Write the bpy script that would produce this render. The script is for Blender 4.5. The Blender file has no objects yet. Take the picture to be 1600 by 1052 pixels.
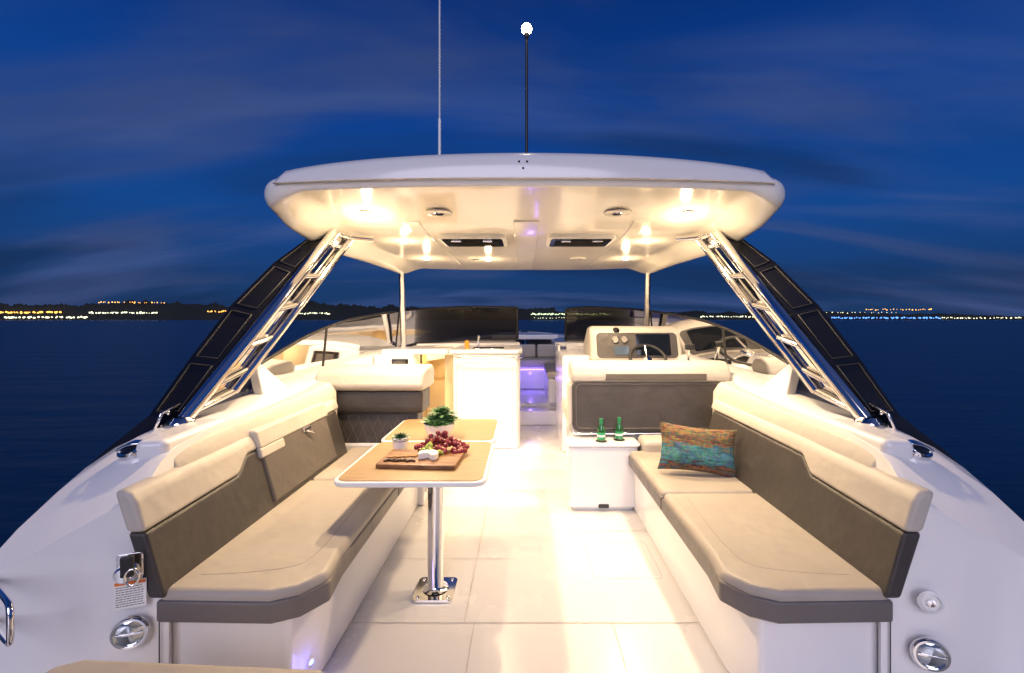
import bpy, math, random, bmesh
from mathutils import Vector, Matrix, noise
random.seed(4)
sc=bpy.context.scene
sc.view_settings.view_transform='Standard'
try: sc.view_settings.look='None'
except: pass
sc.view_settings.exposure=0
H=1.5
# ---------------- materials ----------------
def mat(name,col,rough=.4,metal=0,coat=0,bump=0,bscale=200,var=0,vscale=3,em=None,es=0,spec=.5):
    m=bpy.data.materials.new(name); m.use_nodes=True
    nt=m.node_tree; b=nt.nodes['Principled BSDF']
    b.inputs['Base Color'].default_value=(*col,1); b.inputs['Roughness'].default_value=rough
    b.inputs['Metallic'].default_value=metal; b.inputs['Coat Weight'].default_value=coat
    b.inputs['Coat Roughness'].default_value=.07
    b.inputs['Specular IOR Level'].default_value=spec
    if em: 
        b.inputs['Emission Color'].default_value=(*em,1); b.inputs['Emission Strength'].default_value=es
    tc=nt.nodes.new('ShaderNodeTexCoord')
    if bump:
        n=nt.nodes.new('ShaderNodeTexNoise'); n.inputs['Scale'].default_value=bscale; n.inputs['Detail'].default_value=3
        nt.links.new(tc.outputs['Object'],n.inputs['Vector'])
        bp=nt.nodes.new('ShaderNodeBump'); bp.inputs['Strength'].default_value=bump; bp.inputs['Distance'].default_value=.004
        n5=nt.nodes.new('ShaderNodeTexNoise'); n5.inputs['Scale'].default_value=7; n5.inputs['Detail'].default_value=2
        nt.links.new(tc.outputs['Object'],n5.inputs['Vector'])
        b5=nt.nodes.new('ShaderNodeBump'); b5.inputs['Strength'].default_value=.4; b5.inputs['Distance'].default_value=.03
        nt.links.new(n5.outputs['Fac'],b5.inputs['Height']); nt.links.new(b5.outputs['Normal'],bp.inputs['Normal'])
        nt.links.new(n.outputs['Fac'],bp.inputs['Height']); nt.links.new(bp.outputs['Normal'],b.inputs['Normal'])
    if var:
        n=nt.nodes.new('ShaderNodeTexNoise'); n.inputs['Scale'].default_value=vscale; n.inputs['Detail'].default_value=5
        nt.links.new(tc.outputs['Object'],n.inputs['Vector'])
        mx=nt.nodes.new('ShaderNodeMix'); mx.data_type='RGBA'
        mx.inputs['A'].default_value=(*[c*(1-var) for c in col],1); mx.inputs['B'].default_value=(*[min(1,c*(1+var)) for c in col],1)
        nt.links.new(n.outputs['Fac'],mx.inputs['Factor']); nt.links.new(mx.outputs['Result'],b.inputs['Base Color'])
        mr=nt.nodes.new('ShaderNodeMapRange'); mr.inputs['To Min'].default_value=rough*.8; mr.inputs['To Max'].default_value=min(1,rough*1.25)
        nt.links.new(n.outputs['Fac'],mr.inputs['Value']); nt.links.new(mr.outputs['Result'],b.inputs['Roughness'])
    return m
gel=mat('gelcoat_white',(.80,.79,.79),.22,coat=.4,var=.03,vscale=2)
gelroof=mat('gelcoat_roof_liner',(.88,.85,.77),.16,coat=.6,var=.03,vscale=2)
cream=mat('vinyl_cream',(.50,.46,.40),.45,bump=.3,bscale=350,var=.06,vscale=4)
sand=mat('vinyl_sand',(.38,.34,.29),.42,bump=.3,bscale=350,var=.08,vscale=4)
side_grey=mat('cushion_side_grey',(.135,.12,.115),.42,bump=.3,bscale=350,var=.08,vscale=4)  # lower layer of the seat cushions, darker and greyer than the top
taupe=mat('vinyl_taupe',(.044,.038,.035),.42,bump=.5,bscale=300,var=.12,vscale=6)
taupe2=mat('vinyl_taupe_mid',(.11,.095,.083),.45,bump=.4,bscale=300,var=.08,vscale=6)
stitch=mat('stitch_line',(.26,.23,.19),.7)
chrome=mat('polished_steel',(.85,.84,.83),.08,metal=1)
black=mat('black_gloss',(.008,.008,.009),.08,coat=.5)
blackm=mat('black_matte',(.015,.015,.016),.5)
rubber=mat('rubber',(.03,.03,.03),.7)
whitem=mat('white_plastic',(.8,.8,.78),.35)
ceram=mat('white_ceramic',(.8,.79,.77),.2,coat=.3)
yel=mat('cabin_liner',(.62,.48,.27),.4,var=.05)
def deckmat():
    m=mat('deck_gelcoat',(.74,.72,.69),.2,coat=.08)
    nt=m.node_tree; b=nt.nodes['Principled BSDF']
    tc=nt.nodes.new('ShaderNodeTexCoord')
    n=nt.nodes.new('ShaderNodeTexNoise'); n.inputs['Scale'].default_value=1.6; n.inputs['Detail'].default_value=6
    nt.links.new(tc.outputs['Object'],n.inputs['Vector'])
    mr=nt.nodes.new('ShaderNodeMapRange'); mr.inputs['To Min'].default_value=.16; mr.inputs['To Max'].default_value=.36
    nt.links.new(n.outputs['Fac'],mr.inputs['Value']); nt.links.new(mr.outputs['Result'],b.inputs['Roughness'])
    v=nt.nodes.new('ShaderNodeTexVoronoi'); v.inputs['Scale'].default_value=160
    nt.links.new(tc.outputs['Object'],v.inputs['Vector'])
    bp=nt.nodes.new('ShaderNodeBump'); bp.inputs['Strength'].default_value=.12; bp.inputs['Distance'].default_value=.002
    nt.links.new(v.outputs['Distance'],bp.inputs['Height']); nt.links.new(bp.outputs['Normal'],b.inputs['Normal'])
    return m
deck=deckmat()
def woodmat(name,c1,c2,sc_=(3,40,3),rough=.35):
    m=bpy.data.materials.new(name); m.use_nodes=True; nt=m.node_tree; b=nt.nodes['Principled BSDF']
    tc=nt.nodes.new('ShaderNodeTexCoord'); mp=nt.nodes.new('ShaderNodeMapping'); mp.inputs['Scale'].default_value=sc_
    n=nt.nodes.new('ShaderNodeTexNoise'); n.inputs['Scale'].default_value=2; n.inputs['Detail'].default_value=8
    r=nt.nodes.new('ShaderNodeValToRGB'); r.color_ramp.elements[0].position=.3; r.color_ramp.elements[1].position=.7
    r.color_ramp.elements[0].color=(*c1,1); r.color_ramp.elements[1].color=(*c2,1)
    nt.links.new(tc.outputs['Object'],mp.inputs['Vector']); nt.links.new(mp.outputs['Vector'],n.inputs['Vector'])
    nt.links.new(n.outputs['Fac'],r.inputs['Fac']); nt.links.new(r.outputs['Color'],b.inputs['Base Color'])
    b.inputs['Roughness'].default_value=rough
    return m
tabw=woodmat('table_weave',(.28,.18,.085),(.37,.255,.13),(4,60,4),.38)
boardw=woodmat('acacia_wood',(.10,.04,.015),(.30,.15,.06),(4,22,4),.4)
def glassmat(name,tint,refl=.5):
    m=bpy.data.materials.new(name); m.use_nodes=True; nt=m.node_tree; nt.nodes.clear()
    o=nt.nodes.new('ShaderNodeOutputMaterial'); t=nt.nodes.new('ShaderNodeBsdfTransparent'); t.inputs[0].default_value=(*tint,1)
    g=nt.nodes.new('ShaderNodeBsdfGlossy'); g.inputs['Roughness'].default_value=.03; g.inputs[0].default_value=(.8,.8,.8,1)
    fr=nt.nodes.new('ShaderNodeFresnel'); fr.inputs[0].default_value=refl
    mx=nt.nodes.new('ShaderNodeMixShader')
    nt.links.new(fr.outputs[0],mx.inputs[0]); nt.links.new(t.outputs[0],mx.inputs[1]); nt.links.new(g.outputs[0],mx.inputs[2]); nt.links.new(mx.outputs[0],o.inputs[0])
    return m
glass=glassmat('tinted_glass',(.13,.11,.09),1.38)
glassl=glassmat('light_tinted_glass',(.35,.30,.25),1.4)
glassd=glassmat('dark_glass',(.05,.05,.055),1.5)
def emis(name,col,s):
    m=bpy.data.materials.new(name); m.use_nodes=True; nt=m.node_tree; nt.nodes.clear()
    o=nt.nodes.new('ShaderNodeOutputMaterial'); e=nt.nodes.new('ShaderNodeEmission'); e.inputs[0].default_value=(*col,1); e.inputs[1].default_value=s
    nt.links.new(e.outputs[0],o.inputs[0]); return m
lampm=emis('lamp_warm',(1,.80,.5),60)
lampw=emis('lamp_white',(1,.85,.6),60)
purp=emis('lamp_purple',(.25,.12,1),8)
blue_=emis('lamp_blue',(.08,.12,1),14)
# ---------------- helpers ----------------
def empty(name,loc=(0,0,0)):
    e=bpy.data.objects.new(name,None); e.location=loc; sc.collection.objects.link(e); return e
def mo(name,verts,faces,m,parent=None,bevel=0,seg=3,smooth=True,ang=35,loc=None,rot=None,solid=0,sub=0):
    me=bpy.data.meshes.new(name); me.from_pydata([tuple(v) for v in verts],[],faces); me.validate()
    bm=bmesh.new(); bm.from_mesh(me); bmesh.ops.recalc_face_normals(bm,faces=bm.faces); bm.to_mesh(me); bm.free()
    me.materials.append(m)
    ob=bpy.data.objects.new(name,me); sc.collection.objects.link(ob)
    if smooth:
        for p in me.polygons: p.use_smooth=True
    if loc: ob.location=loc
    if rot: ob.rotation_euler=rot
    if bevel:
        b=ob.modifiers.new('b','BEVEL'); b.width=bevel; b.segments=seg; b.limit_method='ANGLE'; b.angle_limit=math.radians(ang); b.harden_normals=True
    elif smooth and not sub:
        s=ob.modifiers.new('e','EDGE_SPLIT'); s.split_angle=math.radians(40)
    if parent: ob.parent=parent
    return ob
def box(name,a,b,m,parent=None,bevel=.01,seg=3,**k):
    x0,y0,z0=[min(a[i],b[i]) for i in range(3)]; x1,y1,z1=[max(a[i],b[i]) for i in range(3)]
    v=[(x0,y0,z0),(x1,y0,z0),(x1,y1,z0),(x0,y1,z0),(x0,y0,z1),(x1,y0,z1),(x1,y1,z1),(x0,y1,z1)]
    f=[(0,3,2,1),(4,5,6,7),(0,1,5,4),(1,2,6,5),(2,3,7,6),(3,0,4,7)]
    return mo(name,v,f,m,parent,bevel,seg,**k)
def prism(name,poly,z0,z1,m,parent=None,bevel=.01,seg=3,**k):
    n=len(poly); v=[(x,y,z0) for x,y in poly]+[(x,y,z1) for x,y in poly]
    f=[tuple(range(n))[::-1],tuple(range(n,2*n))]+[(i,(i+1)%n,n+(i+1)%n,n+i) for i in range(n)]
    return mo(name,v,f,m,parent,bevel,seg,**k)
def loft(name,secs,m,parent=None,closed=True,caps=True,bevel=0,seg=3,**k):
    n=len(secs[0]); v=[p for s in secs for p in s]; f=[]
    for i in range(len(secs)-1):
        for j in range(n if closed else n-1):
            a=i*n+j; b=i*n+(j+1)%n; f.append((a,b,b+n,a+n))
    if caps and closed:
        f.append(tuple(range(n))[::-1]); f.append(tuple(range((len(secs)-1)*n,len(secs)*n)))
    return mo(name,v,f,m,parent,bevel,seg,**k)
def tube(name,pts,r,m,parent=None,smooth=True,cyc=False):
    cu=bpy.data.curves.new(name,'CURVE'); cu.dimensions='3D'; cu.bevel_depth=r; cu.bevel_resolution=5; cu.use_fill_caps=True
    sp=cu.splines.new('NURBS' if smooth and len(pts)>2 else 'POLY'); sp.points.add(len(pts)-1)
    for i,p in enumerate(pts): sp.points[i].co=(*p,1)
    if sp.type=='NURBS': sp.order_u=3; sp.use_endpoint_u=not cyc; sp.resolution_u=8
    sp.use_cyclic_u=cyc
    cu.materials.append(m); ob=bpy.data.objects.new(name,cu); sc.collection.objects.link(ob)
    if parent: ob.parent=parent
    return ob
def lathe(name,prof,m,parent=None,n=32,loc=(0,0,0),rot=None,bevel=0):
    v=[];f=[]
    for r,z in prof:
        for i in range(n):
            a=2*math.pi*i/n; v.append((r*math.cos(a),r*math.sin(a),z))
    for j in range(len(prof)-1):
        for i in range(n):
            f.append((j*n+i,j*n+(i+1)%n,(j+1)*n+(i+1)%n,(j+1)*n+i))
    f.append(tuple(range(n))[::-1]); f.append(tuple(range((len(prof)-1)*n,len(prof)*n)))
    return mo(name,v,f,m,parent,bevel,loc=loc,rot=rot)
def rrect(x0,y0,x1,y1,r,n=6):
    p=[]
    for cx,cy,a0 in ((x1-r,y0+r,-90),(x1-r,y1-r,0),(x0+r,y1-r,90),(x0+r,y0+r,180)):
        for i in range(n+1):
            a=math.radians(a0+90*i/n); p.append((cx+r*math.cos(a),cy+r*math.sin(a)))
    return p
def spheres(name,items,m,parent=None,seg=10):
    v=[];f=[]
    for (c,r) in items:
        b=len(v); ns=seg; nr=seg//2+1
        for j in range(nr+1):
            t=math.pi*j/nr
            for i in range(ns):
                a=2*math.pi*i/ns; v.append((c[0]+r*math.sin(t)*math.cos(a),c[1]+r*math.sin(t)*math.sin(a),c[2]+r*math.cos(t)))
        for j in range(nr):
            for i in range(ns):
                f.append((b+j*ns+i,b+j*ns+(i+1)%ns,b+(j+1)*ns+(i+1)%ns,b+(j+1)*ns+i))
    return mo(name,v,f,m,parent)
# ================= setting =================
def sea():
    m=bpy.data.materials.new('sea_water'); m.use_nodes=True; nt=m.node_tree; b=nt.nodes['Principled BSDF']
    b.inputs['Base Color'].default_value=(.002,.018,.055,1); b.inputs['Roughness'].default_value=.32; b.inputs['IOR'].default_value=1.33
    b.inputs['Specular IOR Level'].default_value=.4
    tc=nt.nodes.new('ShaderNodeTexCoord'); mp=nt.nodes.new('ShaderNodeMapping'); mp.inputs['Scale'].default_value=(.25,1,1)
    n=nt.nodes.new('ShaderNodeTexNoise'); n.inputs['Scale'].default_value=.7; n.inputs['Detail'].default_value=6
    nt.links.new(tc.outputs['Object'],mp.inputs['Vector']); nt.links.new(mp.outputs['Vector'],n.inputs['Vector'])
    bp=nt.nodes.new('ShaderNodeBump'); bp.inputs['Strength'].default_value=.5; bp.inputs['Distance'].default_value=.3
    nt.links.new(n.outputs['Fac'],bp.inputs['Height']); nt.links.new(bp.outputs['Normal'],b.inputs['Normal'])
    S=9000
    mo('sea_water',[(-S,-S,-.95),(S,-S,-.95),(S,S,-.95),(-S,S,-.95)],[(0,1,2,3)],m,smooth=False)
sea()
def shore():
    m=mat('shore_foliage',(.012,.016,.02),.95)
    v=[];f=[]
    for row in range(3):
        y=600+row*25; b=len(v); N=900
        for i in range(N+1):
            x=-1100+2200*i/N
            if x<-330: h=25
            elif x<-130: h=25-(x+330)/200*8
            elif x<40: h=17
            elif x<250: h=11
            elif x<560: h=9+2*math.sin(x*.02)
            else: h=max(2,9-(x-560)*.05)
            h=h*(.72+.35*noise.noise(Vector((x*.012,row*7.1,0)))+.28*noise.noise(Vector((x*.06,row*3,1)))+.16*noise.noise(Vector((x*.3,row,2))))+row*1.2
            v.append((x,y,-1)); v.append((x,y,max(.8,h)))
        for i in range(N):
            a=b+2*i; f.append((a,a+2,a+3,a+1))
    mo('distant_tree_line',v,f,m,smooth=False)
shore()
def lights():
    K=600/711
    g={'orange':[],'white':[],'blue':[],'green':[]}
    def run(x0,x1,y,c,step,r=.62):
        x=x0
        while x<x1:
            X=(x-820)*K; Z=H+(497-y)*K+random.uniform(-.7,.7)
            g[c].append(((X,592+random.uniform(-2,2),max(Z,.4)),r*random.uniform(.55,1.25)))
            x+=step*random.uniform(.5,1.6)
    run(0,108,488.5,'orange',2.2,.9); run(18,146,496,'white',2.1,.9); run(162,270,473,'orange',3.4,.6)
    run(150,255,489,'white',2.4,.8); run(330,362,487,'orange',3,.8); run(440,520,490,'white',2.6,.85); run(690,760,486,'orange',9,.5)
    run(830,955,491,'green',2.6,.85); run(835,900,497,'white',4,.5); run(915,960,482,'orange',6,.5)
    run(1092,1190,495,'white',2.4,.8); run(1190,1460,497,'blue',2.4,.85); run(1460,1600,497,'white',3.4,.65); run(1345,1450,484,'orange',3.5,.6); run(1240,1400,489,'white',6,.5)
    cols={'orange':((1,.45,.08),3.5),'white':((.9,.9,.6),2.6),'blue':((.1,.3,1),3),'green':((.75,1,.55),2.6)}
    for k,it in g.items(): spheres('shore_lights',it,emis('l_'+k,*cols[k]),None,8)
lights()
# world
w=bpy.data.worlds.new('World'); sc.world=w; w.use_nodes=True; nt=w.node_tree
bg=nt.nodes['Background']; tc=nt.nodes.new('ShaderNodeTexCoord'); sp=nt.nodes.new('ShaderNodeSeparateXYZ')
nt.links.new(tc.outputs['Generated'],sp.inputs[0])
rp=nt.nodes.new('ShaderNodeValToRGB'); cr=rp.color_ramp
cr.elements[0].position=0; cr.elements[0].color=(.012,.040,.12,1)
cr.elements[1].position=1; cr.elements[1].color=(.001,.010,.07,1)
for p,c in ((.08,(.010,.046,.16,1)),(.2,(.007,.062,.265,1)),(.38,(.005,.050,.26,1)),(.6,(.002,.026,.165,1))):
    e=cr.elements.new(p); e.color=c
nt.links.new(sp.outputs['Z'],rp.inputs[0])
ad=nt.nodes.new('ShaderNodeMath'); ad.operation='ADD'; ad.inputs[1].default_value=.22; nt.links.new(sp.outputs['Z'],ad.inputs[0])
dv=nt.nodes.new('ShaderNodeVectorMath'); dv.operation='DIVIDE'; cb=nt.nodes.new('ShaderNodeCombineXYZ')
for i in range(3): nt.links.new(ad.outputs[0],cb.inputs[i])
nt.links.new(tc.outputs['Generated'],dv.inputs[0]); nt.links.new(cb.outputs[0],dv.inputs[1])
def cloud(scale,rot,loc,lo,hi,mxf,col,prev,detail=4,dist=.5):
    mp=nt.nodes.new('ShaderNodeMapping'); mp.inputs['Scale'].default_value=scale; mp.inputs['Rotation'].default_value=(0,0,math.radians(rot)); mp.inputs['Location'].default_value=loc
    nt.links.new(dv.outputs[0],mp.inputs['Vector'])
    nz=nt.nodes.new('ShaderNodeTexNoise'); nz.inputs['Scale'].default_value=1.0; nz.inputs['Detail'].default_value=detail; nz.inputs['Roughness'].default_value=.5; nz.inputs['Distortion'].default_value=dist
    nt.links.new(mp.outputs[0],nz.inputs['Vector'])
    r2=nt.nodes.new('ShaderNodeValToRGB'); r2.color_ramp.elements[0].position=lo; r2.color_ramp.elements[1].position=hi
    r2.color_ramp.elements[0].color=(0,0,0,1); r2.color_ramp.elements[1].color=(mxf,mxf,mxf,1); r2.color_ramp.interpolation='EASE'
    nt.links.new(nz.outputs['Fac'],r2.inputs[0])
    mx=nt.nodes.new('ShaderNodeMix'); mx.data_type='RGBA'; mx.inputs['B'].default_value=(*col,1)
    nt.links.new(r2.outputs[0],mx.inputs['Factor']); nt.links.new(prev,mx.inputs['A']); return mx.outputs['Result']
c=cloud((.55,1.3,0),-30,(3.1,.4,0),.45,.68,.72,(.050,.075,.19),rp.outputs[0],5,.4)
c=cloud((.5,2.0,0),18,(9.1,5.4,0),.50,.72,.55,(.06,.10,.27),c,5,.5)
c=cloud((.4,1.5,0),4,(7,2,0),.47,.68,.65,(.008,.026,.085),c,3,.3)
nt.links.new(c,bg.inputs[0]); bg.inputs[1].default_value=1.0
# ================= boat =================
boat=empty('motor_boat')
box('cockpit_sole',(-1.45,-1.2,-.1),(1.45,6.4,0),deck,boat,.0)
seamm=mat('deck_seam',(.50,.46,.41),.6)
for a,b in [((-.85,2.235),(.85,2.240)),((-.85,2.83),(-.05,2.834)),((-.25,1.2),(-.246,2.235)),((.43,1.2),(.434,2.235)),((-.30,2.24),(-.296,4.1)),((.3,3.2),(.85,3.204)),((-.82,3.95),(.4,3.955))]:
    x0,y0=a;x1,y1=b; mo('sole_seam',[(x0,y0,.003),(x1,y0,.003),(x1,y1,.003),(x0,y1,.003)],[(0,1,2,3)],seamm,boat,smooth=False)
tube('sole_hatch_seam',[(x,y,-.0008) for x,y in rrect(.40,2.62,.80,3.05,.03)],.002,seamm,boat,smooth=False,cyc=True)
LEAN=.28
def fx(z): return 1.335+(z-.47)*LEAN
def wallp(s,t,z):
    return Vector((s*(1.33+.53*t),1.70-.20*t,z))
def side(s):
    S=[(1.70,1.50,1.48,.80,1.86,.61,1.33),
     (1.76,1.66,1.48,.83,1.87,.72,1.36),
     (1.86,1.80,1.49,.92,1.87,.80,1.38),
     (1.95,1.92,1.50,.955,1.87,.86,1.40),
     (2.2,2.2,1.52,.98,1.88,.945,1.40),
     (2.7,2.7,1.54,1.0,1.89,.985,1.42),
     (3.2,3.2,1.56,1.01,1.90,1.0,1.44),
     (3.5,3.5,1.60,1.02,1.92,1.01,1.5),
     (3.72,3.72,1.71,1.025,1.94,1.02,1.66),
     (4.2,4.2,1.74,1.05,1.95,1.04,1.70),
     (4.9,4.9,1.70,1.09,1.90,1.07,1.66),
     (5.7,5.7,1.52,1.13,1.76,1.11,1.5),
     (6.6,6.6,1.22,1.17,1.48,1.14,1.1),
     (7.8,7.8,.82,1.18,1.08,1.15,.8),
     (9.0,9.0,.45,1.19,.62,1.17,.43),
     (10.0,10.0,.05,1.2,.12,1.19,.04)]
    secs=[]
    for yi,yo,xi,zi,xo,zo,x0 in S:
        secs.append([(s*x0,yi,-.1),(s*x0,yi,.45),(s*xi,yi,zi-.01),(s*(xi+.03),yi,zi),(s*(xo-.08),yo*.8+yi*.2,zo+.03),(s*(xo-.02),yo,zo+.01),(s*xo,yo,zo-.03),(s*(xo+.01),yo,zo-.2),(s*(xo-.2),yo,-1.1),(s*x0*.98,yi,-1.1)])
    loft('gunwale',secs,gel,boat,bevel=.022,seg=4,ang=50)
    tube('rub_rail',[(s*(a[4]+.015),a[1],a[5]-.12) for a in S],.022,blackm,boat)
    secs=[]
    for y,zo in ((1.55,.30),(1.2,.3),(.6,.3),(-1.2,.3)):
        secs.append([(s*1.62,y,-.1),(s*1.62,y,zo-.08),(s*1.84,y-.03,zo),(s*1.87,y-.03,zo-.04),(s*1.7,y,-1.1),(s*1.5,y,-1.1)])
    loft('quarter',secs,gel,boat,bevel=.02)
    prism('coaming_step',[(s*1.50,1.90),(s*1.62,1.88),(s*1.70,2.3),(s*1.53,2.35)],.90,.99,gel,boat,.03,4)
    # moulded seam on the aft wall
    tube('wall_seam',[wallp(s,.05,z)+Vector((0,-.001,0)) for z in (.0,.2,.44)],.0022,rubber,boat,smooth=False)
    top=[(.10,6.1,1.64),(.4,6.08,1.65),(.75,6.0,1.65),(1.05,5.82,1.63),(1.3,5.55,1.61),(1.45,5.25,1.58),(1.56,4.9,1.545),(1.63,4.6,1.51),(1.68,4.3,1.48),(1.72,3.95,1.42),(1.74,3.6,1.35),(1.745,3.3,1.275),(1.745,3.0,1.2)]
    bot=[(.10,6.2,1.2),(.4,6.2,1.2),(.75,6.15,1.2),(1.1,5.95,1.19),(1.36,5.65,1.17),(1.52,5.35,1.14),(1.62,5.0,1.105),(1.69,4.65,1.07),(1.73,4.3,1.04),(1.76,3.95,1.015),(1.765,3.6,.995),(1.765,3.3,.975),(1.76,3.0,.965)]
    if s>0:
        top=[(.55,6.07,1.62)]+top[2:]; bot=[(.55,6.18,1.2)]+bot[2:]
    q_=lambda a,b,c_:Vector((s*a*1.05,b*1.05,1.5+(c_-1.5)*1.05))
    t=[q_(*p) for p in top]; u=[q_(*p) for p in bot]
    v=t+u; n=len(t); f=[(i,i+1,n+i+1,n+i) for i in range(n-1)]
    mo('windshield_glass',v,f,glass,boat)
    tube('windshield_top_frame',t,.014,blackm,boat)
    tube('windshield_base_frame',u,.022,blackm,boat)
    tube('windshield_edge',[t[0],u[0]],.016,blackm,boat)
    for k in (5,9): tube('windshield_mullion',[t[k-(1 if s>0 else 0)],u[k-(1 if s>0 else 0)]],.012,blackm,boat)
    secs=[]
    m_=7
    for i,p in enumerate(u[:m_]):
        k=(.98 if i<=2 else .93)
        inn=Vector((p.x*k,p.y-(.28 if i<5 else .12),p.z-.03))
        secs.append([tuple(p+Vector((s*.03,.03,-.004))),tuple(inn),(inn.x,inn.y,inn.z-.18),(p.x,p.y,p.z-.2)])
    loft('dash_shelf',secs,gel,boat,bevel=.012)
    q=[(s*1.74,2.18,1.04),(s*1.73,2.90,1.205),(s*1.74,2.95,1.01),(s*1.75,2.15,.975)]
    mo('quarter_window',q,[(0,1,2,3)],glassl,boat,smooth=False)
    tube('quarter_window_frame',q+[q[0]],.008,chrome,boat,smooth=False)
    for p in q:
        lathe('screw',[(.012,0),(.012,.004),(.006,.008)],chrome,boat,12,loc=(p[0]-s*.008,p[1]+.03,p[2]),rot=(0,-s*math.pi/2,0))
    f0=[(1.70,2.86,1.25),(1.66,3.22,1.0),(1.60,3.0,.96),(1.66,2.90,.98)]
    v=[(s*a,b,c) for a,b,c in f0]+[(s*(a+.06),b,c) for a,b,c in f0]
    mo('windshield_fin',v,[(0,1,2,3),(7,6,5,4),(0,4,5,1),(1,5,6,2),(2,6,7,3),(3,7,4,0)],gel,boat,bevel=.008)
    # arch
    A=[Vector((s*x,y,z)) for x,y,z in ((1.42,3.10,2.09),(1.58,2.86,1.85),(1.70,2.62,1.57),(1.79,2.42,1.28),(1.86,2.25,1.02),(1.90,2.05,.90),(1.905,1.93,.83))]
    B=[Vector((s*x,y,z)) for x,y,z in ((1.31,3.10,2.07),(1.43,2.85,1.79),(1.53,2.63,1.53),(1.62,2.43,1.26),(1.70,2.26,1.02),(1.80,2.08,.93),(1.86,1.95,.83))]
    secs=[[A[i],B[i],B[i]+Vector((0,.05,-.01)),A[i]+Vector((0,.05,-.01))] for i in range(len(A))]
    loft('arch_panel',secs,black,boat,bevel=.006)
    for k0,k1 in ((0,1),(1,2),(2,3),(3,4)):
        a0,a1,b0,b1=A[k0],A[k1],B[k0],B[k1]
        P=[a0.lerp(b0,.16).lerp(a1.lerp(b1,.16),.07),a0.lerp(b0,.8).lerp(a1.lerp(b1,.8),.07),a0.lerp(b0,.8).lerp(a1.lerp(b1,.8),.93),a0.lerp(b0,.16).lerp(a1.lerp(b1,.16),.93)]
        P=[p+Vector((-s*.004,-.006,0)) for p in P]
        tube('arch_panel_seam',P+[P[0]],.0035,rubber,boat,smooth=False)
    T1=[Vector((s*1.285,3.08,2.08)),Vector((s*1.68,2.245,1.0))]
    T2=[Vector((s*1.235,3.24,2.07)),Vector((s*1.60,2.50,1.10))]
    tube('arch_tube',T1,.034,chrome,boat); tube('arch_tube',T2,.026,chrome,boat)
    tube('arch_tube_foot',[T2[1],Vector((s*1.67,2.28,1.03))],.02,chrome,boat)
    lathe('arch_foot',[(.06,0),(.055,.012),(.036,.03)],chrome,boat,24,loc=(s*1.685,2.235,.985))
    for k in (.08,.3,.5,.7,.88):
        a=T1[0].lerp(T1[1],k); b=T2[0].lerp(T2[1],k); tube('arch_rung',[a,b],.014,chrome,boat)
    off=Vector((s*.02,0,-.01))
    mo('arch_infill_glass',[p+off for p in (T1[0],T2[0],T2[1],T1[1])],[(0,1,2,3)],glassd,boat,smooth=False)
    tube('roof_bracket',[T1[0]+Vector((s*.1,0,-.0)),T1[0],T2[0],T2[0]+Vector((-s*.14,.05,.0))],.022,chrome,boat)
    tube('hardtop_post',[(s*1.385,5.10,2.12),(s*1.49,5.60,1.12)],.034,chrome,boat)
    lathe('post_foot',[(.06,0),(.05,.02),(.036,.03)],chrome,boat,24,loc=(s*1.485,5.6,1.14))
    lathe('post_collar',[(.05,0),(.05,.03)],chrome,boat,24,loc=(s*1.39,5.11,2.05))
    # bench
    bench=empty('bench_seat')
    bx=[(s*.90,1.74),(s*.85,1.92),(s*.85,4.0),(s*1.36,4.0),(s*1.36,1.74)]
    prism('base',bx,0.002,.36,gel,bench,.02,4)
    prism('shadow_gap',[(s*.93,1.80),(s*.88,1.95),(s*.88,3.9),(s*1.3,3.9),(s*1.3,1.8)],.355,.372,rubber,bench,.0)
    ysplit=2.66 if s>0 else 2.87
    def cush(nm,y0,y1,front=False,x0=.80,x1=1.37,z0=.37,z1=.485,m=sand,bev=.03):
        if front: poly=[(s*x1,y0),(s*(x0+.14),y0-.01),(s*(x0+.05),y0+.03),(s*(x0-.02),y0+.13),(s*x0,y0+.30),(s*x0,y1),(s*x1,y1)]
        else: poly=[(s*x1,y0),(s*x0,y0),(s*x0,y1),(s*x1,y1)]
        return prism(nm,poly,z0,z1,m,bench,bev,5)
    ye=3.5 if s>0 else 3.62
    cush('seat_cushion',1.695,ysplit-.003,True,x0=.805,z0=.40)
    cush('seat_cushion',ysplit+.003,ye,x0=.805,z0=.40)
    cush('seat_cushion_lower',1.686,ysplit-.004,True,x0=.796,z0=.368,z1=.450,m=side_grey,bev=.012)
    cush('seat_cushion_lower',ysplit+.004,ye,x0=.796,z0=.368,z1=.450,m=side_grey,bev=.012)
    zt=.4845
    tube('stitch',[(s*1.28,1.80,zt),(s*.93,1.82,zt),(s*.89,1.98,zt),(s*.90,2.3,zt),(s*.92,ysplit-.08,zt)],.0016,stitch,bench)
    def prof(y,zb_):
        return [(s*fx(.46),y,.46),(s*fx(zb_),y,zb_),(s*(fx(zb_)+.07),y,zb_),(s*(fx(.46)+.06),y,.46)]
    secs=[prof(1.68,.705),prof(2.24,.725),prof(2.34,.795),prof(3.45,.80)]
    loft('backrest_lower',secs,taupe,bench,bevel=.014,seg=4,ang=25)
    def prof2(y,zb_,zt_):
        xb=fx(zb_)-.004
        return [(s*xb,y,zb_+.002),(s*(fx(zt_-.03)-.002),y,zt_-.03),(s*(fx(zt_)+.02),y,zt_),(s*(fx(zt_)+.07),y,zt_-.002),(s*(xb+.07),y,zb_+.002)]
    secs=[prof2(1.67,.705,.865),prof2(2.24,.725,.875),prof2(2.34,.795,.88),prof2(3.0,.80,.885),prof2(3.5,.80,.89)]
    loft('backrest_upper',secs,cream,bench,bevel=.02,seg=4,ang=25)
    secs=[]
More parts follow.
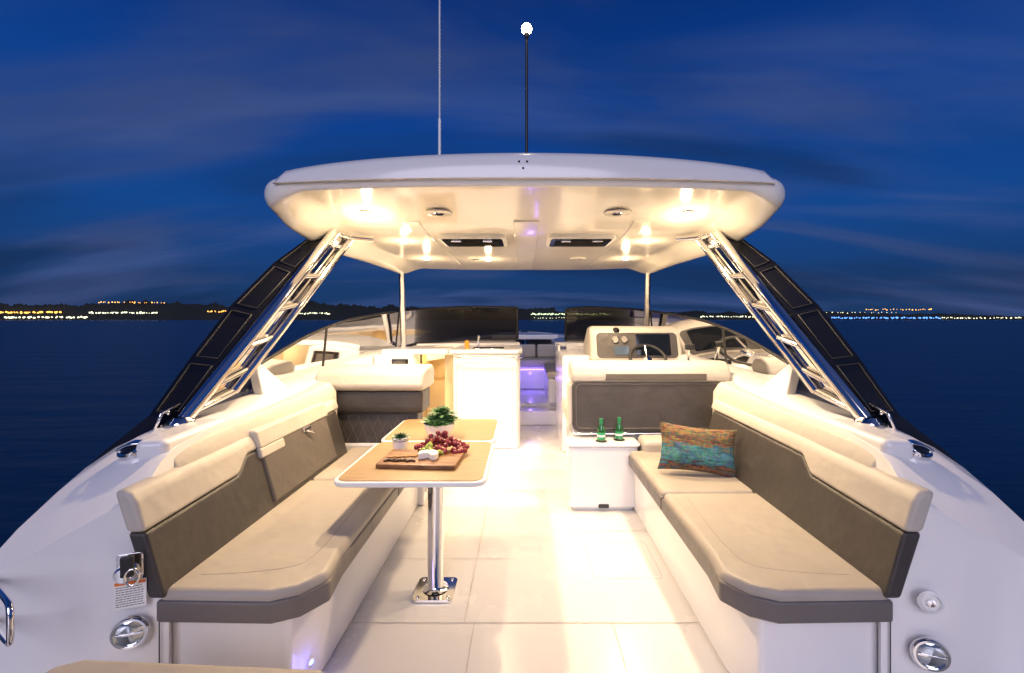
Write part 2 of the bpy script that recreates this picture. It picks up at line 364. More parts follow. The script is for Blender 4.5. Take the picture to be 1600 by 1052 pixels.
    for y,zt_ in ((1.92,.935),(2.6,.965),(3.2,.985),(3.55,1.0)):
        secs.append([(s*1.45,y,.6),(s*1.465,y,zt_-.07),(s*1.51,y,zt_),(s*1.62,y,zt_+.012),(s*1.66,y,.6)])
    loft('side_liner',secs,cream,boat,bevel=.02,seg=4)
    t_,z_=(.2,.356) if s<0 else (.256,.285)
    p=wallp(s,t_,z_)
    e=empty('courtesy_light',p+Vector((0,-.003,0))); e.rotation_euler=(math.pi/2,0,s*math.radians(-20.7)); r=.060
    lathe('rim',[(r,0),(r,.006),(r*.9,.014),(r*.78,.014),(r*.74,.006)],chrome,e,40)
    lathe('lens',[(r*.76,.0),(r*.74,.008),(r*.5,.014),(.002,.016)],mat('lens_glass',(.5,.55,.6),.05,metal=.8),e,32)
    box('shutter',(-r*.7,-.004,.012),(r*.7,.004,.017),chrome,e,.001)
    e=empty('pop_up_cleat',(s*1.655,1.915,.945)); e.rotation_euler=(math.radians(38),s*math.radians(18),0); e.scale=(1.0,.8,1)
    lathe('base',[(.058,-.03),(.058,.004),(.050,.014),(.038,.012)],chrome,e,32)
    lathe('cap',[(.036,.008),(.036,.014),(.02,.018),(.004,.019)],black,e,32)
    tube('horn',[(-.05,0,.016),(-.02,0,.03),(.02,0,.03),(.05,0,.016)],.006,chrome,e)
    return bench
BL=side(-1); BR=side(1)
def plight(loc,en,col,r=.03,sf=1):
    l=bpy.data.lights.new('led_light','POINT'); l.energy=en; l.color=col; l.shadow_soft_size=r; l.specular_factor=sf
    o=bpy.data.objects.new('led_light',l); o.location=loc; sc.collection.objects.link(o); return o
e=empty('led_courtesy_light',(-.868,1.84,.11)); e.rotation_euler=(math.pi/2,0,math.radians(74))
spheres('lens',[((0,0,0),.013)],blue_,e); lathe('rim',[(.02,-.004),(.02,.004),(.012,.006)],chrome,e,20)
plight((-.83,1.79,.12),.26,(.22,.2,1))
d=empty('locker_door'); d.parent=boat
def slab(nm,y0,y1,z0,z1,off,th,m,par,bev):
    secs=[[(-(fx(z0)-off),y,z0),(-(fx(z1)-off),y,z1),(-(fx(z1)-off+th),y,z1),(-(fx(z0)-off+th),y,z0)] for y in (y0,y1)]
    return loft(nm,secs,m,par,bevel=bev,seg=4)
slab('panel',2.44,3.24,.51,.865,.016,.06,taupe2,d,.016)
slab('upper_trim',2.42,3.26,.80,.90,.024,.08,cream,d,.016)
slab('upper_trim_drop',2.42,2.66,.75,.805,.022,.03,cream,d,.012)
box('latch',(-1.435,2.88,.775),(-1.395,2.98,.80),chrome,d,.006)
tube('latch_lever',[(-1.41,2.9,.785),(-1.375,2.95,.765),(-1.38,2.98,.75)],.007,chrome,d)
R20=math.radians(20.7)
fit=empty('warning_label',wallp(-1,.2,.495)+Vector((.0,-.003,0))); fit.rotation_euler=(math.pi/2,0,R20)
box('card',(-.048,-.05,0),(.048,.05,.0015),whitem,fit,.0)
box('header',(-.046,.036,.0017),(.046,.048,.0022),mat('label_orange',(.7,.18,.03),.5),fit,0)
tx=mat('label_ink',(.03,.03,.03),.6)
random.seed(9)
for i in range(9):
    z=.028-i*.0085; x=-.042
    while x<.036:
        l=random.uniform(.004,.012); box('text_line',(x,z-.0012,.0017),(min(x+l,.042),z+.0012,.0021),tx,fit,0); x+=l+.0025
hk=empty('shore_power_latch',wallp(-1,.2,.595)+Vector((0,-.002,0))); hk.rotation_euler=(math.pi/2,0,R20)
prism('plate',rrect(-.04,-.045,.04,.05,.012),0,.008,chrome,hk,.002)
lathe('barrel',[(.03,0),(.03,.03),(.024,.036),(.018,.036)],chrome,hk,24,loc=(-.008,-.012,.008))
box('hasp',(-.016,-.02,.03),(.024,.055,.046),blackm,hk,.006)
tube('ring',[(.02+.022*math.cos(a*.6283),-.02+.03*math.sin(a*.6283),.045) for a in range(10)],.004,chrome,hk,cyc=True)
tube('grab_rail',[(-1.80,1.53,.62),(-1.60,1.41,.625),(-1.565,1.385,.61),(-1.565,1.385,.51),(-1.60,1.41,.49),(-1.80,1.53,.49)],.009,chrome,None)
sp_=empty('hull_speaker',wallp(1,.256,.475)+Vector((0,-.003,0))); sp_.rotation_euler=(math.pi/2,0,-R20)
lathe('rim',[(.04,0),(.04,.006),(.03,.012),(.026,.006)],whitem,sp_,32); lathe('cone',[(.014,.0),(.013,.014),(.003,.016)],chrome,sp_,24)
# ---- cooler, helm seat
cab=empty('cooler_cabinet')
prism('body',rrect(.34,3.52,.88,3.78,.03),.03,.50,gel,cab,.012)
prism('lid',rrect(.325,3.505,.895,3.78,.035),.503,.525,gel,cab,.008)
box('plinth',(.38,3.56,0.002),(.84,3.75,.03),whitem,cab,.0)
box('latch',(.57,3.512,.03),(.65,3.53,.06),rubber,cab,.004)
box('aft_facing_back',(.90,3.44,.38),(1.40,3.66,.57),cream,BR,.04,5)
hs=empty('helm_seat')
prism('pedestal_box',rrect(.40,3.84,1.55,4.42,.04),.002,.56,gel,hs,.015)
X0,X1=.36,1.70
def rr_loft(nm,x0,x1,secs_yz,m,par,bev=.03):
    secs=[[(x,y,z) for y,z in secs_yz] for x in (x0,x1)]
    return loft(nm,secs,m,par,bevel=bev,seg=5,ang=30)
D=-.24
rr_loft('seat_back_shell',X0,X1,[(4.02+D,.55),(3.98+D,.62),(4.02+D,.96),(4.16+D,.96),(4.20+D,.55)],cream,hs,.03)
rr_loft('seat_back_roll',X0+.02,X1-.0,[(3.99+D,.965),(3.97+D,1.02),(4.0+D,1.10),(4.06+D,1.135),(4.18+D,1.135),(4.26+D,1.06),(4.22+D,.965)],cream,hs,.035)
pts=rrect(X0+.03,.57,X1-.03,.985,.06)
v=[(x,3.955+D+(z-.62)*.10,z) for x,z in pts]; n=len(v)
v2=[(a,b+.05,c) for a,b,c in v]
mo('seat_back_panel',v+v2,[tuple(range(n))]+[tuple(range(n,2*n))[::-1]]+[(i,(i+1)%n,n+(i+1)%n,n+i) for i in range(n)],taupe,hs,.014,4)
pts=rrect(X0+.06,.60,X1-.06,.955,.045)
tube('panel_piping',[(x,3.952+D+(z-.62)*.10,z) for x,z in pts],.004,taupe2,hs,smooth=False,cyc=True)
box('panel_strip',(X0+.30,3.975+D,.985),(X1-.2,4.01+D,1.045),taupe2,hs,.01)
tube('hinge_bar',[(X0+.04,3.975+D,.60),(X0+.04,3.95+D,.555),(X1-.04,3.95+D,.555),(X1-.04,3.975+D,.60)],.008,chrome,hs,smooth=False)
box('seat_cushion',(X0,4.02,.58),(X1,4.5,.72),cream,hs,.04,5)
# ---- companion seat
ls=empty('companion_seat')
box('base',(-1.60,3.62,.002),(-.80,4.3,.5),gel,ls,.02)
rr_loft('headrest_roll',-1.66,-.80,[(3.60,.92),(3.56,.96),(3.60,1.06),(3.68,1.09),(3.98,1.10),(4.05,1.04),(4.03,.91)],cream,ls,.035)
rr_loft('backrest_lower',-1.64,-.81,[(3.62,.74),(3.60,.78),(3.61,.92),(3.9,.92),(3.9,.74)],taupe,ls,.02)
rr_loft('quilted_back',-1.60,-.86,[(3.64,.48),(3.66,.745),(3.85,.745),(3.85,.48)],taupe,ls,.02)
for i in range(9):
    x=-1.58+i*.078
    tube('quilt_stitch',[(x,3.639,.50),(x+.1,3.656,.72)],.002,taupe2,ls,smooth=False)
    tube('quilt_stitch',[(x+.1,3.639,.50),(x,3.656,.72)],.002,taupe2,ls,smooth=False)
box('seat_side',(-.80,3.66,.1),(-.785,4.2,.46),whitem,ls,.005)
# ---- galley + companionway
gal=empty('galley_cabinet')
prism('body',[(-.82,5.2),(-.10,5.2),(-.06,5.28),(-.06,6.15),(-.82,6.15)],.002,1.09,gel,gal,.02,4)
prism('countertop',[(-.86,5.17),(-.08,5.17),(-.03,5.26),(-.03,6.15),(-.86,6.15)],1.093,1.135,gel,gal,.012,4)
tube('grab_rail',[(-.80,5.17,1.06),(-.80,5.12,1.05),(-.12,5.12,1.05),(-.06,5.17,1.05),(-.02,5.3,1.05),(-.02,5.8,1.05)],.012,chrome,gal)
tube('door_seam',[(x,5.1995,z) for x,z in rrect(-.78,.06,-.14,.98,.02)],.0025,seamm,gal,smooth=False,cyc=True)
prism('sink_cover',rrect(-.62,5.3,-.25,5.65,.05),1.136,1.142,chrome,gal,.002)
tube('faucet',[(-.58,5.68,1.135),(-.58,5.68,1.27),(-.56,5.6,1.30),(-.55,5.5,1.27)],.011,chrome,gal)
lathe('soap_jar',[(.025,0),(.03,.04),(.028,.09),(.012,.1)],mat('amber_glass',(.5,.2,.03),.1),gal,20,loc=(-.68,5.35,1.136))
cp=empty('companionway'); cp.parent=boat
box('jamb',(-1.66,5.0,.002),(-1.24,5.5,1.10),gel,cp,.02)
box('header',(-1.60,5.06,1.09),(-.87,5.6,1.15),gel,cp,.02)
box('back_wall',(-1.3,6.1,-.1),(-.8,6.12,1.08),yel,cp,0)
box('inner_wall',(-1.26,5.4,-.1),(-1.24,6.1,1.08),yel,cp,0)
box('cabin_locker',(-1.24,5.75,.0),(-1.0,6.1,.7),yel,cp,.01)
box('sliding_door',(-.93,5.28,.002),(-.83,5.31,1.07),yel,cp,.006)
box('switch_plate',(-1.46,4.985,.88),(-1.28,4.999,1.05),black,cp,.006)
box('switch_inset',(-1.43,4.979,.91),(-1.31,4.984,1.02),taupe2,cp,.003)
box('console_side',(-1.72,4.25,.4),(-1.48,5.0,1.0),gel,cp,.05,5)
plight((-1.05,5.6,.95),4,(1,.62,.25),.05)
# ---- helm
hm=empty('helm_console')
prism('body',[(.42,5.05),(1.62,5.05),(1.62,6.15),(.42,6.15)],.002,1.08,gel,hm,.03,4)
rr_loft('binnacle',.72,1.74,[(4.95,1.02),(5.06,1.36),(5.14,1.41),(5.30,1.40),(5.62,1.2),(5.6,1.0)],cream,hm,.05)
def face(nm,x0,x1,t0,t1,m,off,r=.03,th=.01):
    dirv=Vector((0,.11,.34)); nn=Vector((0,-.34,.11)).normalized(); L=dirv.length
    pts=rrect(x0,t0*L,x1,t1*L,r); o=Vector((0,4.95,1.02))
    v=[o+Vector((x,0,0))+dirv.normalized()*t+nn*off for x,t in pts]; n=len(v)
    v2=[p-nn*th for p in v]
    return mo(nm,v+v2,[tuple(range(n)),tuple(range(n,2*n))[::-1]]+[(i,(i+1)%n,n+(i+1)%n,n+i) for i in range(n)],m,hm,.002,2)
face('dash_panel',.79,1.68,.12,.93,taupe,.004,.05)
scr=mat('display_screen',(.006,.007,.009),.04,em=(.05,.08,.12),es=.05)
face('chart_display',1.22,1.60,.20,.88,scr,.012,.015); face('small_display',.98,1.14,.22,.50,mat('screen2',(.02,.03,.04),.1,em=(.4,.45,.5),es=.3),.014,.01)
for x,t in ((1.0,.70),(1.10,.70)):
    q=Vector((x,4.95,1.02))+Vector((0,.11,.34))*t
    lathe('gauge',[(.04,-.004),(.04,.008),(.034,.012),(.03,.006)],chrome,hm,24,loc=q+Vector((0,-.012,.004)),rot=(math.radians(72),0,0))
lathe('compass',[(.05,0),(.055,.02),(.045,.05),(.02,.07),(.003,.075)],black,hm,24,loc=(1.02,5.12,1.33),rot=(math.radians(60),0,0))
wh=empty('steering_wheel',(1.30,4.80,1.07)); wh.rotation_euler=(math.radians(46),0,0)
tube('rim',[(.19*math.cos(a*math.pi/8),.19*math.sin(a*math.pi/8),0) for a in range(16)],.016,blackm,wh,cyc=True)
for a in (90,210,330):
    tube('spoke',[(0,0,-.03),(.18*math.cos(math.radians(a)),.18*math.sin(math.radians(a)),0)],.011,chrome,wh)
lathe('hub',[(.045,-.04),(.045,-.01),(.03,0)],chrome,wh,24); tube('column',[(0,0,-.03),(0,0,-.3)],.03,blackm,wh)
box('side_console',(1.50,4.4,.5),(1.76,5.2,1.0),gel,hm,.05,5)
thr=empty('throttle_lever',(1.66,4.62,1.0))
prism('base',rrect(-.07,-.14,.07,.14,.03),0,.04,black,thr,.008)
tube('lever',[(0,0,.02),(-.01,-.04,.12),(-.02,-.07,.20)],.014,chrome,thr); box('grip',(-.06,-.11,.18),(.03,-.05,.24),blackm,thr,.015)
for i in range(4):
    prism('switch_pod',rrect(1.56,4.84+i*.11,1.70,4.92+i*.11,.02),1.001,1.02,black,hm,.004)
for s,xa in ((-1,.06),(1,.42)):
    prism('foredeck',[(s*xa,6.3),(s*1.42,5.9),(s*1.22,6.7),(s*.85,7.8),(s*.62,8.0),(s*xa if s>0 else s*.42,7.2)],1.10,1.165,gel,boat,.02)
    box('bow_bench',(s*.34,6.6,.25),(s*.80,8.3,.62),gel,boat,.03)
    box('bow_bench_cushion',(s*.32,6.6,.62),(s*.82,8.3,.72),cream,boat,.03)
box('bow_step',(-.1,6.35,.0),(.5,6.7,.2),gel,boat,.02)
box('bow_sole',(-.5,6.7,-.1),(.5,8.6,.25),gel,boat,.02)
box('bow_back_seat',(-.62,7.95,.25),(.62,8.6,.66),gel,boat,.03)
box('bow_cushion',(-.62,7.9,.66),(.62,8.3,.78),cream,boat,.03)
for x0,x1 in ((-.6,-.22),(-.2,.2),(.22,.6)): box('bow_back_cushion',(x0,8.25,.78),(x1,8.4,1.02),cream,boat,.04)
prism('bow_deck',[(-.62,8.4),(.62,8.4),(.1,10),(-.1,10)],1.1,1.19,gel,boat,.02)
tube('bow_light_strip',[(-.55,7.94,.60),(.55,7.94,.60)],.006,purp,boat)
plight((.17,6.2,.30),.4,(.3,.15,1),sf=.1); plight((.1,7.6,.5),2.4,(.22,.12,1),sf=.1); plight((-.1,5.12,.06),.25,(.3,.15,1),sf=.2)
box('walkthrough_door',(.43,5.9,.3),(.46,6.4,1.15),gel,boat,.01)
# ================= hardtop =================
top=empty('hardtop_roof'); top.parent=boat
W=1.51
def sm(a): a=max(0,min(1,a)); return a*a*(3-2*a)
def yends(u):
    a=abs(u); ya=2.42+.12*a**2.5; yf=5.7-.45*a**3
    if a>.90:
        c=(a-.90)/.10; q=1-math.sqrt(max(0,1-c*c)); ya+=.13*q; yf-=.35*q
    return ya,yf
def ztop(u,v): return 2.365-.075*u*u-.03*abs(u)**8-.10*sm(v*1.3)
def surf(u,v,side_):
    ya,yf=yends(u); y=ya+(yf-ya)*v; x=u*(W-.03*v)
    ex=(1-abs(u))*W; ey=min(v,1-v)*(yf-ya)
    r=.06 if side_>0 else .10
    ra=(.05 if side_>0 else .022+.05*sm((abs(u)-.8)/.2)) if v<.5 else .15
    f1=1-max(0,1-ex/r)**2.2; f2=1-max(0,1-ey/ra)**2.4
    k=max(0,f1*f2)**.45
    zt=ztop(u,v)
    A=2.205-.09*sm(v/.30)-.03*v
    zb_=A-.13*sm((abs(u)-.80)/.17)*(.55+.45*sm(v/.10))*(1-.35*sm(v*1.2))-.01*u*u
    mid=zt*.6+zb_*.4 
    return (x,y,mid+(zt-mid)*k if side_>0 else mid+(zb_-mid)*k)
NU,NV=120,110
def us(i): 
    t=-1+2*i/NU; return math.copysign(1-(1-abs(t))**1.7,t)
def vs(j):
    t=j/NV; return .5-.5*math.copysign(1-(1-abs(1-2*t))**2.3,1-2*t)
v=[];f=[]
for sd in (1,-1):
    b=len(v)
    for j in range(NV+1):
        for i in range(NU+1): v.append(surf(us(i),vs(j),sd))
    for j in range(NV):
        for i in range(NU):
            a=b+j*(NU+1)+i; f.append((a,a+1,a+NU+2,a+NU+1))
ob=mo('roof_shell',v,f,gelroof,top,smooth=True,sub=0)
bm=bmesh.new(); bm.from_mesh(ob.data); bmesh.ops.remove_doubles(bm,verts=bm.verts,dist=.0004); bmesh.ops.recalc_face_normals(bm,faces=bm.faces)
for ff in bm.faces: ff.smooth=True
bm.to_mesh(ob.data); bm.free(); ob.modifiers.clear()
secs=[]; NC=48
for i in range(NC+1):
    u=(-1+2*i/NC)*.915; ya,yf=yends(u); x=u*W; z=ztop(u,0); zl=2.240
    e_=.03 if abs(i-NC/2)>NC/2-.5 else 0
    secs.append([(x,ya-.022,zl),(x,ya-.020,z-.02-e_),(x,ya+.015,z+.018-e_),(x,ya+.10,z+.034-e_),(x,ya+.6,ztop(u,.2)+.03-e_),(x,ya+1.6,ztop(u,.5)+.02-e_),(x,ya+2.4,ztop(u,.75)-.02),(x,ya+1.2,zl-.06),(x,ya+.06,zl)])
loft('roof_cap',secs,gel,top,bevel=.006,seg=3,ang=60)
def zb(x,y):
    u=x/W; ya,yf=yends(u); vv=(y-ya)/(yf-ya); u=x/(W-.03*vv); return surf(u,vv,-1)[2]
for x,y in ((-1.0,2.86),(1.02,2.86),(-.94,3.55),(.95,3.55),(-.97,4.5),(1.0,4.5),(-.37,4.6)):
    z=zb(x,y); e=empty('downlight',(x,y,z)); e.parent=top
    lathe('bezel',[(.042,.004),(.042,-.003),(.038,-.006),(.034,-.006)],whitem,e,24); lathe('lens',[(.032,-.004),(.027,-.012),(.002,-.015)],lampm,e,20)
    l=bpy.data.lights.new('downlight_lamp','SPOT'); l.energy=100 if y<4 else 74; l.color=(1,.73,.45); l.spot_size=math.radians(158); l.spot_blend=.7; l.shadow_soft_size=.035; l.specular_factor=.6
    o=bpy.data.objects.new('downlight_lamp',l); o.location=(0,0,-.03); o.parent=e; sc.collection.objects.link(o)
    l=bpy.data.lights.new('downlight_spill','POINT'); l.energy=5.0; l.color=(1,.70,.38); l.shadow_soft_size=.03; l.specular_factor=.06
    o=bpy.data.objects.new('downlight_spill',l); o.location=(0,0,-.12); o.parent=e; sc.collection.objects.link(o)
for x,y in ((-.54,2.86),(.58,2.86),(-.49,4.55),(.53,4.55)):
    e=empty('roof_speaker',(x,y,zb(x,y))); e.parent=top; lathe('grille',[(.085,.0),(.082,-.008),(.06,-.012),(.03,-.008),(.002,-.008)],gelroof,e,32); lathe('ring',[(.032,-.008),(.03,-.013),(.02,-.013)],chrome,e,24)
for x in (-.39,.42):
    e=empty('roof_hatch',(x,3.50,min(zb(x,3.3),zb(x,3.7))-.002)); e.parent=top
    prism('frame',rrect(-.25,-.20,.25,.20,.04),-.022,.02,whitem,e,.006)
    prism('glass',rrect(-.225,-.175,.225,.175,.03),-.026,-.023,black,e,.001)
    for q in (-.08,.0,.08): tube('hatch_bar',[(-.19,q,-.03),(.19,q,-.03)],.004,blackm,e)
    box('hatch_latch',(-.15,-.14,-.04),(-.08,-.11,-.027),chrome,e,.003); box('hatch_latch',(.08,-.14,-.04),(.15,-.11,-.027),chrome,e,.003)
def liner(nm,x0,x1,y0,y1,dz=.012,m=gelroof):
    secs=[]; N=10
    for k in range(N+1):
        y=y0+(y1-y0)*k/N; z0=zb(x0,y);z1=zb(x1,y)
        secs.append([(x0,y,z0-dz),(x1,y,z1-dz),(x1,y,z1+.02),(x0,y,z0+.02)])
    loft(nm,secs,m,top,bevel=.006)
liner('liner_beam',-.075,.095,3.0,5.3,.012)
liner('liner_panel',-.80,-.70,3.0,5.0,.008); liner('liner_panel',.72,.82,3.0,5.0,.008)
for dx,dz in ((-.03,0),(.012,0),(-.009,-.035)):
    spheres('screw_cap',[((dx,2.398,2.325+dz),.006)],blackm,top)
an=empty('radio_antenna',(-.655,3.5,2.28)); lathe('base',[(.025,0),(.022,.08),(.012,.10)],chrome,an,20)
tube('ferrule',[(0,0,.08),(0,0,.75)],.011,whitem,an); tube('whip',[(0,0,.7),(0,0,2.8)],.0075,mat('fibreglass',(.6,.62,.66),.4),an)
ml=empty('mast_light',(.012,3.0,2.30)); tube('pole',[(0,0,0),(0,0,1.06)],.009,blackm,ml); lathe('base',[(.03,0),(.025,.03),(.011,.05)],blackm,ml,20)
lathe('housing',[(.014,0),(.018,.02),(.018,.035)],blackm,ml,20,loc=(0,0,1.045)); spheres('bulb',[((0,0,1.105),.034)],lampw,ml,20)
# ================= table =================
tb=empty('dining_table')
for y0,y1 in ((2.21,2.945),(2.951,3.60)):
    prism('rim',rrect(-.95,y0,-.19,y1,.07 ,8),.674,.70,whitem,tb,.008)
    prism('inlay',rrect(-.93,y0+.018,-.21,y1-.016,.055,8),.70,.7035,tabw,tb,0)
lathe('column',[(.07,0.02),(.05,.03),(.043,.04),(.043,.60),(.055,.61),(.055,.67)],chrome,tb,40,loc=(-.49,2.50,0))
prism('base_plate',rrect(-.60,2.39,-.38,2.61,.03),.002,.016,chrome,tb,.003)
for a,b in ((-.57,2.42),(-.41,2.42),(-.57,2.58),(-.41,2.58)): lathe('bolt',[(.008,0),(.008,.004),(.004,.007)],chrome,tb,12,loc=(a,b,.016))
prism('bracket',rrect(-.68,2.3,-.3,3.3,.03),.655,.673,rubber,tb,.003)
ZT=.7035
def leafmesh(name,centers,m,parent,loc):
    v=[];f=[]
    for (c,R,rows,nleaf,tiltb) in centers:
        for r in range(rows):
            tt=r/(max(1,rows-1)); L=R*(1-.45*tt); n=nleaf
            for k in range(n):
                a=2*math.pi*(k+.5*(r%2))/n+random.uniform(-.1,.1); el=math.radians(15+60*tt+random.uniform(-6,6))
                d=Vector((math.cos(a)*math.cos(el),math.sin(a)*math.cos(el),math.sin(el))); s_=Vector((-math.sin(a),math.cos(a),0)); up=d.cross(s_)*-1
                w=L*.20; b=len(v); C=Vector(c)
                for q,ww in [(0,.5),(.35,1),(.7,.85),(1,0.03)]:
                    p=C+d*L*q+up*(.12*L*q*q)
                    v+= [p-s_*w*ww, p-up*w*.45*ww, p+s_*w*ww, p+up*w*.25*ww]
                for j in range(3):
                    for i in range(4): f.append((b+j*4+i,b+j*4+(i+1)%4,b+(j+1)*4+(i+1)%4,b+(j+1)*4+i))
    return mo(name,v,f,m,parent,loc=loc)
green=mat('succulent_leaf',(.06,.14,.05),.4,var=.4,vscale=20)
green2=mat('aloe_leaf',(.045,.10,.045),.4,var=.4,vscale=30)
pl=empty('potted_succulent',(-.567,3.02,ZT))
lathe('bowl',[(.055,0),(.075,.02),(.098,.07),(.104,.10),(.098,.10),(.09,.09)],ceram,pl,40)
lathe('soil',[(.09,.085),(.05,.092),(.002,.095)],mat('soil',(.03,.02,.015),.9),pl,20)
leafmesh('leaves',[((-.03,.0,.10),.10,5,9,0),((.05,.02,.10),.095,5,9,0),((.0,-.05,.09),.08,4,8,0),((.01,.05,.14),.11,5,9,0),((-.065,.03,.095),.075,4,8,0)],green,pl,None)
pc=empty('potted_cactus',(-.755,2.76,ZT))
lathe('pot',[(.036,0),(.046,.03),(.047,.07),(.042,.075),(.040,.068)],ceram,pc,32)
for k in range(4): lathe('pot_stripe',[(.0405+.002*k,.018+k*.012),(.0415+.002*k,.0225+k*.012)],blackm,pc,32)
leafmesh('leaves',[((0,0,.06),.07,5,9,0)],green2,pc,None)
cbd=empty('cutting_board',(-.57,2.53,ZT)); cbd.rotation_euler=(0,0,math.radians(-4))
prism('board',rrect(-.215,-.14,.215,.14,.02),0,.024,boardw,cbd,.005)
box('knife_blade',(-.18,-.08,.025),(-.05,-.055,.028),chrome,cbd,.001)
cr_=mat('cracker',(.30,.16,.06),.8)
for i in range(4): prism('cracker',[(-.17+.04*i+ .02*math.cos(t),-.02+.01*i+.02*math.sin(t)) for t in [k*.785 for k in range(8)]],.025,.031,cr_,cbd,.001)
rind=mat('dark_rind',(.05,.02,.012),.5)
for i in range(5): tube('cured_meat',[(-.18+.03*i,-.10+.02*(i%2),.028),(-.155+.03*i,-.07,.034),(-.135+.03*i,-.09,.028)],.006,rind,cbd)
ch=empty('cheese_wheel',(-.53,2.50,ZT+.024))
prism('wedge',[(.055*math.cos(math.radians(a)),.055*math.sin(math.radians(a))) for a in range(-60,211,18)]+[(0,0)],0,.036,mat('cheese_rind',(.8,.76,.68),.6,bump=.3,bscale=80),ch,.006)
redg=[];greg=[]
for i in range(100):
    a=random.uniform(0,6.28); r=random.random()**.6
    x=.165*r*math.cos(a); y=.10*r*math.sin(a); z=.014+ (1-r)*.12*random.uniform(.3,1)
    redg.append(((x,y,z),.0155*random.uniform(.9,1.1)))
for i in range(28):
    a=random.uniform(0,6.28); r=random.random()**.6
    greg.append(((-.04+.065*r*math.cos(a),-.10+.045*r*math.sin(a),.016+(1-r)*.06),.015))
gr=empty('grapes',(-.49,2.68,ZT+.012))
spheres('red_grapes',redg,mat('grape_red',(.20,.014,.022),.2,coat=.3,var=.5,vscale=25),gr,12); spheres('green_grapes',greg,mat('grape_green',(.30,.36,.06),.2,coat=.3,var=.2,vscale=25),gr,12)
bg_=mat('green_glass',(.01,.16,.03),.06,coat=1)
bg_.node_tree.nodes['Principled BSDF'].inputs['Transmission Weight'].default_value=.5
lab=mat('bottle_label',(.03,.30,.12),.5); foil=mat('bottle_foil',(.05,.35,.14),.3,metal=.5)
for x,y in ((.605,3.60),(.755,3.64)):
    e=empty('beer_bottle',(x,y,.525))
    lathe('glass',[(.030,0),(.032,.01),(.032,.085),(.026,.11),(.014,.13),(.013,.17)],bg_,e,28)
    lathe('label',[(.0325,.02),(.0328,.022),(.0328,.07),(.0325,.072)],lab,e,28); lathe('label_band',[(.0331,.038),(.0333,.039),(.0333,.054),(.0331,.055)],whitem,e,28)
    lathe('cap',[(.0145,.135),(.0145,.168),(.017,.17),(.0165,.178),(.01,.18)],foil,e,24)
    lathe('coaster',[(.045,0),(.045,.004)],rubber,e,28,loc=(0,0,-.001))
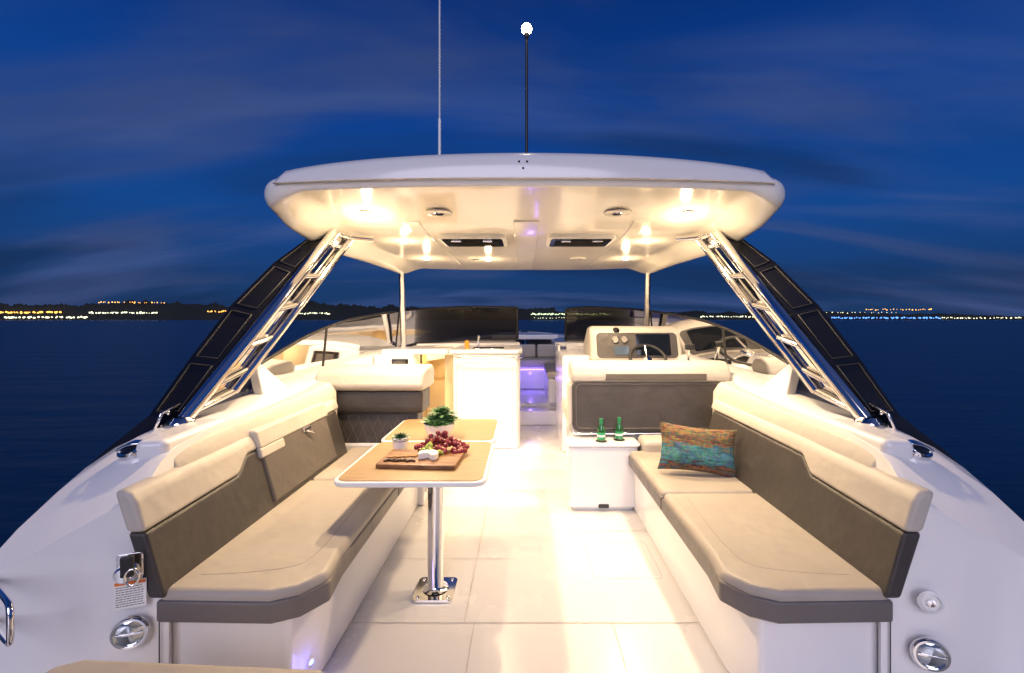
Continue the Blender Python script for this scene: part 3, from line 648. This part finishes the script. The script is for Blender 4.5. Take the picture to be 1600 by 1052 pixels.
def pillow():
    e=empty('throw_pillow',(1.13,2.98,.64)); e.rotation_euler=(math.radians(72),math.radians(5),math.radians(-8))
    m=bpy.data.materials.new('pillow_fabric'); m.use_nodes=True; nt=m.node_tree; b=nt.nodes['Principled BSDF']; b.inputs['Roughness'].default_value=.85
    tc=nt.nodes.new('ShaderNodeTexCoord'); sp=nt.nodes.new('ShaderNodeSeparateXYZ'); nt.links.new(tc.outputs['Object'],sp.inputs[0])
    mp=nt.nodes.new('ShaderNodeMapping'); mp.inputs['Scale'].default_value=(12,60,12); nt.links.new(tc.outputs['Object'],mp.inputs['Vector'])
    n=nt.nodes.new('ShaderNodeTexNoise'); n.inputs['Scale'].default_value=1.2; n.inputs['Detail'].default_value=6; nt.links.new(mp.outputs[0],n.inputs['Vector'])
    ma=nt.nodes.new('ShaderNodeMath'); ma.operation='MULTIPLY_ADD'; ma.inputs[1].default_value=.22; nt.links.new(n.outputs['Fac'],ma.inputs[0]); nt.links.new(sp.outputs['Y'],ma.inputs[2])
    mr=nt.nodes.new('ShaderNodeMapRange'); mr.inputs['From Min'].default_value=-.05; mr.inputs['From Max'].default_value=.27; nt.links.new(ma.outputs[0],mr.inputs['Value'])
    r=nt.nodes.new('ShaderNodeValToRGB')
    cols=[(0,(.03,.09,.10)),(.1,(.20,.09,.04)),(.18,(.05,.025,.02)),(.25,(.04,.14,.15)),(.42,(.09,.24,.24)),(.52,(.02,.12,.15)),(.6,(.24,.17,.07)),(.68,(.16,.05,.025)),(.76,(.04,.08,.06)),(.84,(.26,.14,.05)),(.92,(.05,.025,.02)),(1,(.18,.13,.06))]
    el=r.color_ramp.elements; el[0].position=0; el[0].color=(*cols[0][1],1); el[1].position=1; el[1].color=(*cols[-1][1],1)
    for p,c in cols[1:-1]: q=el.new(p); q.color=(*c,1)
    nt.links.new(mr.outputs[0],r.inputs[0])
    n2=nt.nodes.new('ShaderNodeTexVoronoi'); n2.inputs['Scale'].default_value=70; nt.links.new(tc.outputs['Object'],n2.inputs['Vector'])
    mx=nt.nodes.new('ShaderNodeMix'); mx.data_type='RGBA'; mx.blend_type='OVERLAY'; mx.inputs['Factor'].default_value=.35
    nt.links.new(r.outputs[0],mx.inputs['A']); nt.links.new(n2.outputs['Color'],mx.inputs['B']); nt.links.new(mx.outputs['Result'],b.inputs['Base Color'])
    v=[];f=[];N=24
    for sd in (1,-1):
        b0=len(v)
        for j in range(N+1):
            for i in range(N+1):
                u=-1+2*i/N; w_=-1+2*j/N
                px=.25*u*(1-.09*(1-abs(w_)**2)*abs(u)); py=.155*w_*(1-.12*(1-abs(u)**2)*abs(w_))
                t=.075*((1-u**2)*(1-w_**2))**.45+.006*noise.noise(Vector((u*3,w_*3,sd)))*4*(1-abs(u))*(1-abs(w_))
                v.append((px,py,sd*t))
        for j in range(N):
            for i in range(N):
                a=b0+j*(N+1)+i; f.append((a,a+1,a+N+2,a+N+1))
    mo('cover',v,f,m,e)
pillow()
sl=empty('aft_sunpad')
prism('cushion',[(-1.42,1.28),(-1.40,1.355),(-1.33,1.385),(-.60,1.345),(-.52,1.30),(-.50,.5),(-1.42,.5)],.36,.472,sand,sl,.025,5)
prism('base',[(-1.36,1.28),(-.56,1.26),(-.54,.5),(-1.36,.5)],0.002,.355,gel,sl,.02)
l=bpy.data.lights.new('aft_fill','SUN'); l.energy=1.6; l.angle=math.radians(40); l.color=(.90,.84,1.0)  # soft lavender fill added from astern to brighten aft walls and roof fascia
o=bpy.data.objects.new('aft_fill',l); sc.collection.objects.link(o); o.rotation_euler=Vector((.1,1.0,-.5)).to_track_quat('-Z','Y').to_euler()
cd=bpy.data.cameras.new('cam'); cd.sensor_width=36; cd.lens=16; cd.shift_x=-20/1600; cd.shift_y=-29/1600; cd.clip_end=20000; cd.clip_start=.05
co=bpy.data.objects.new('camera',cd); co.location=(0,0,H); co.rotation_euler=(math.pi/2,0,0); sc.collection.objects.link(co); sc.camera=co
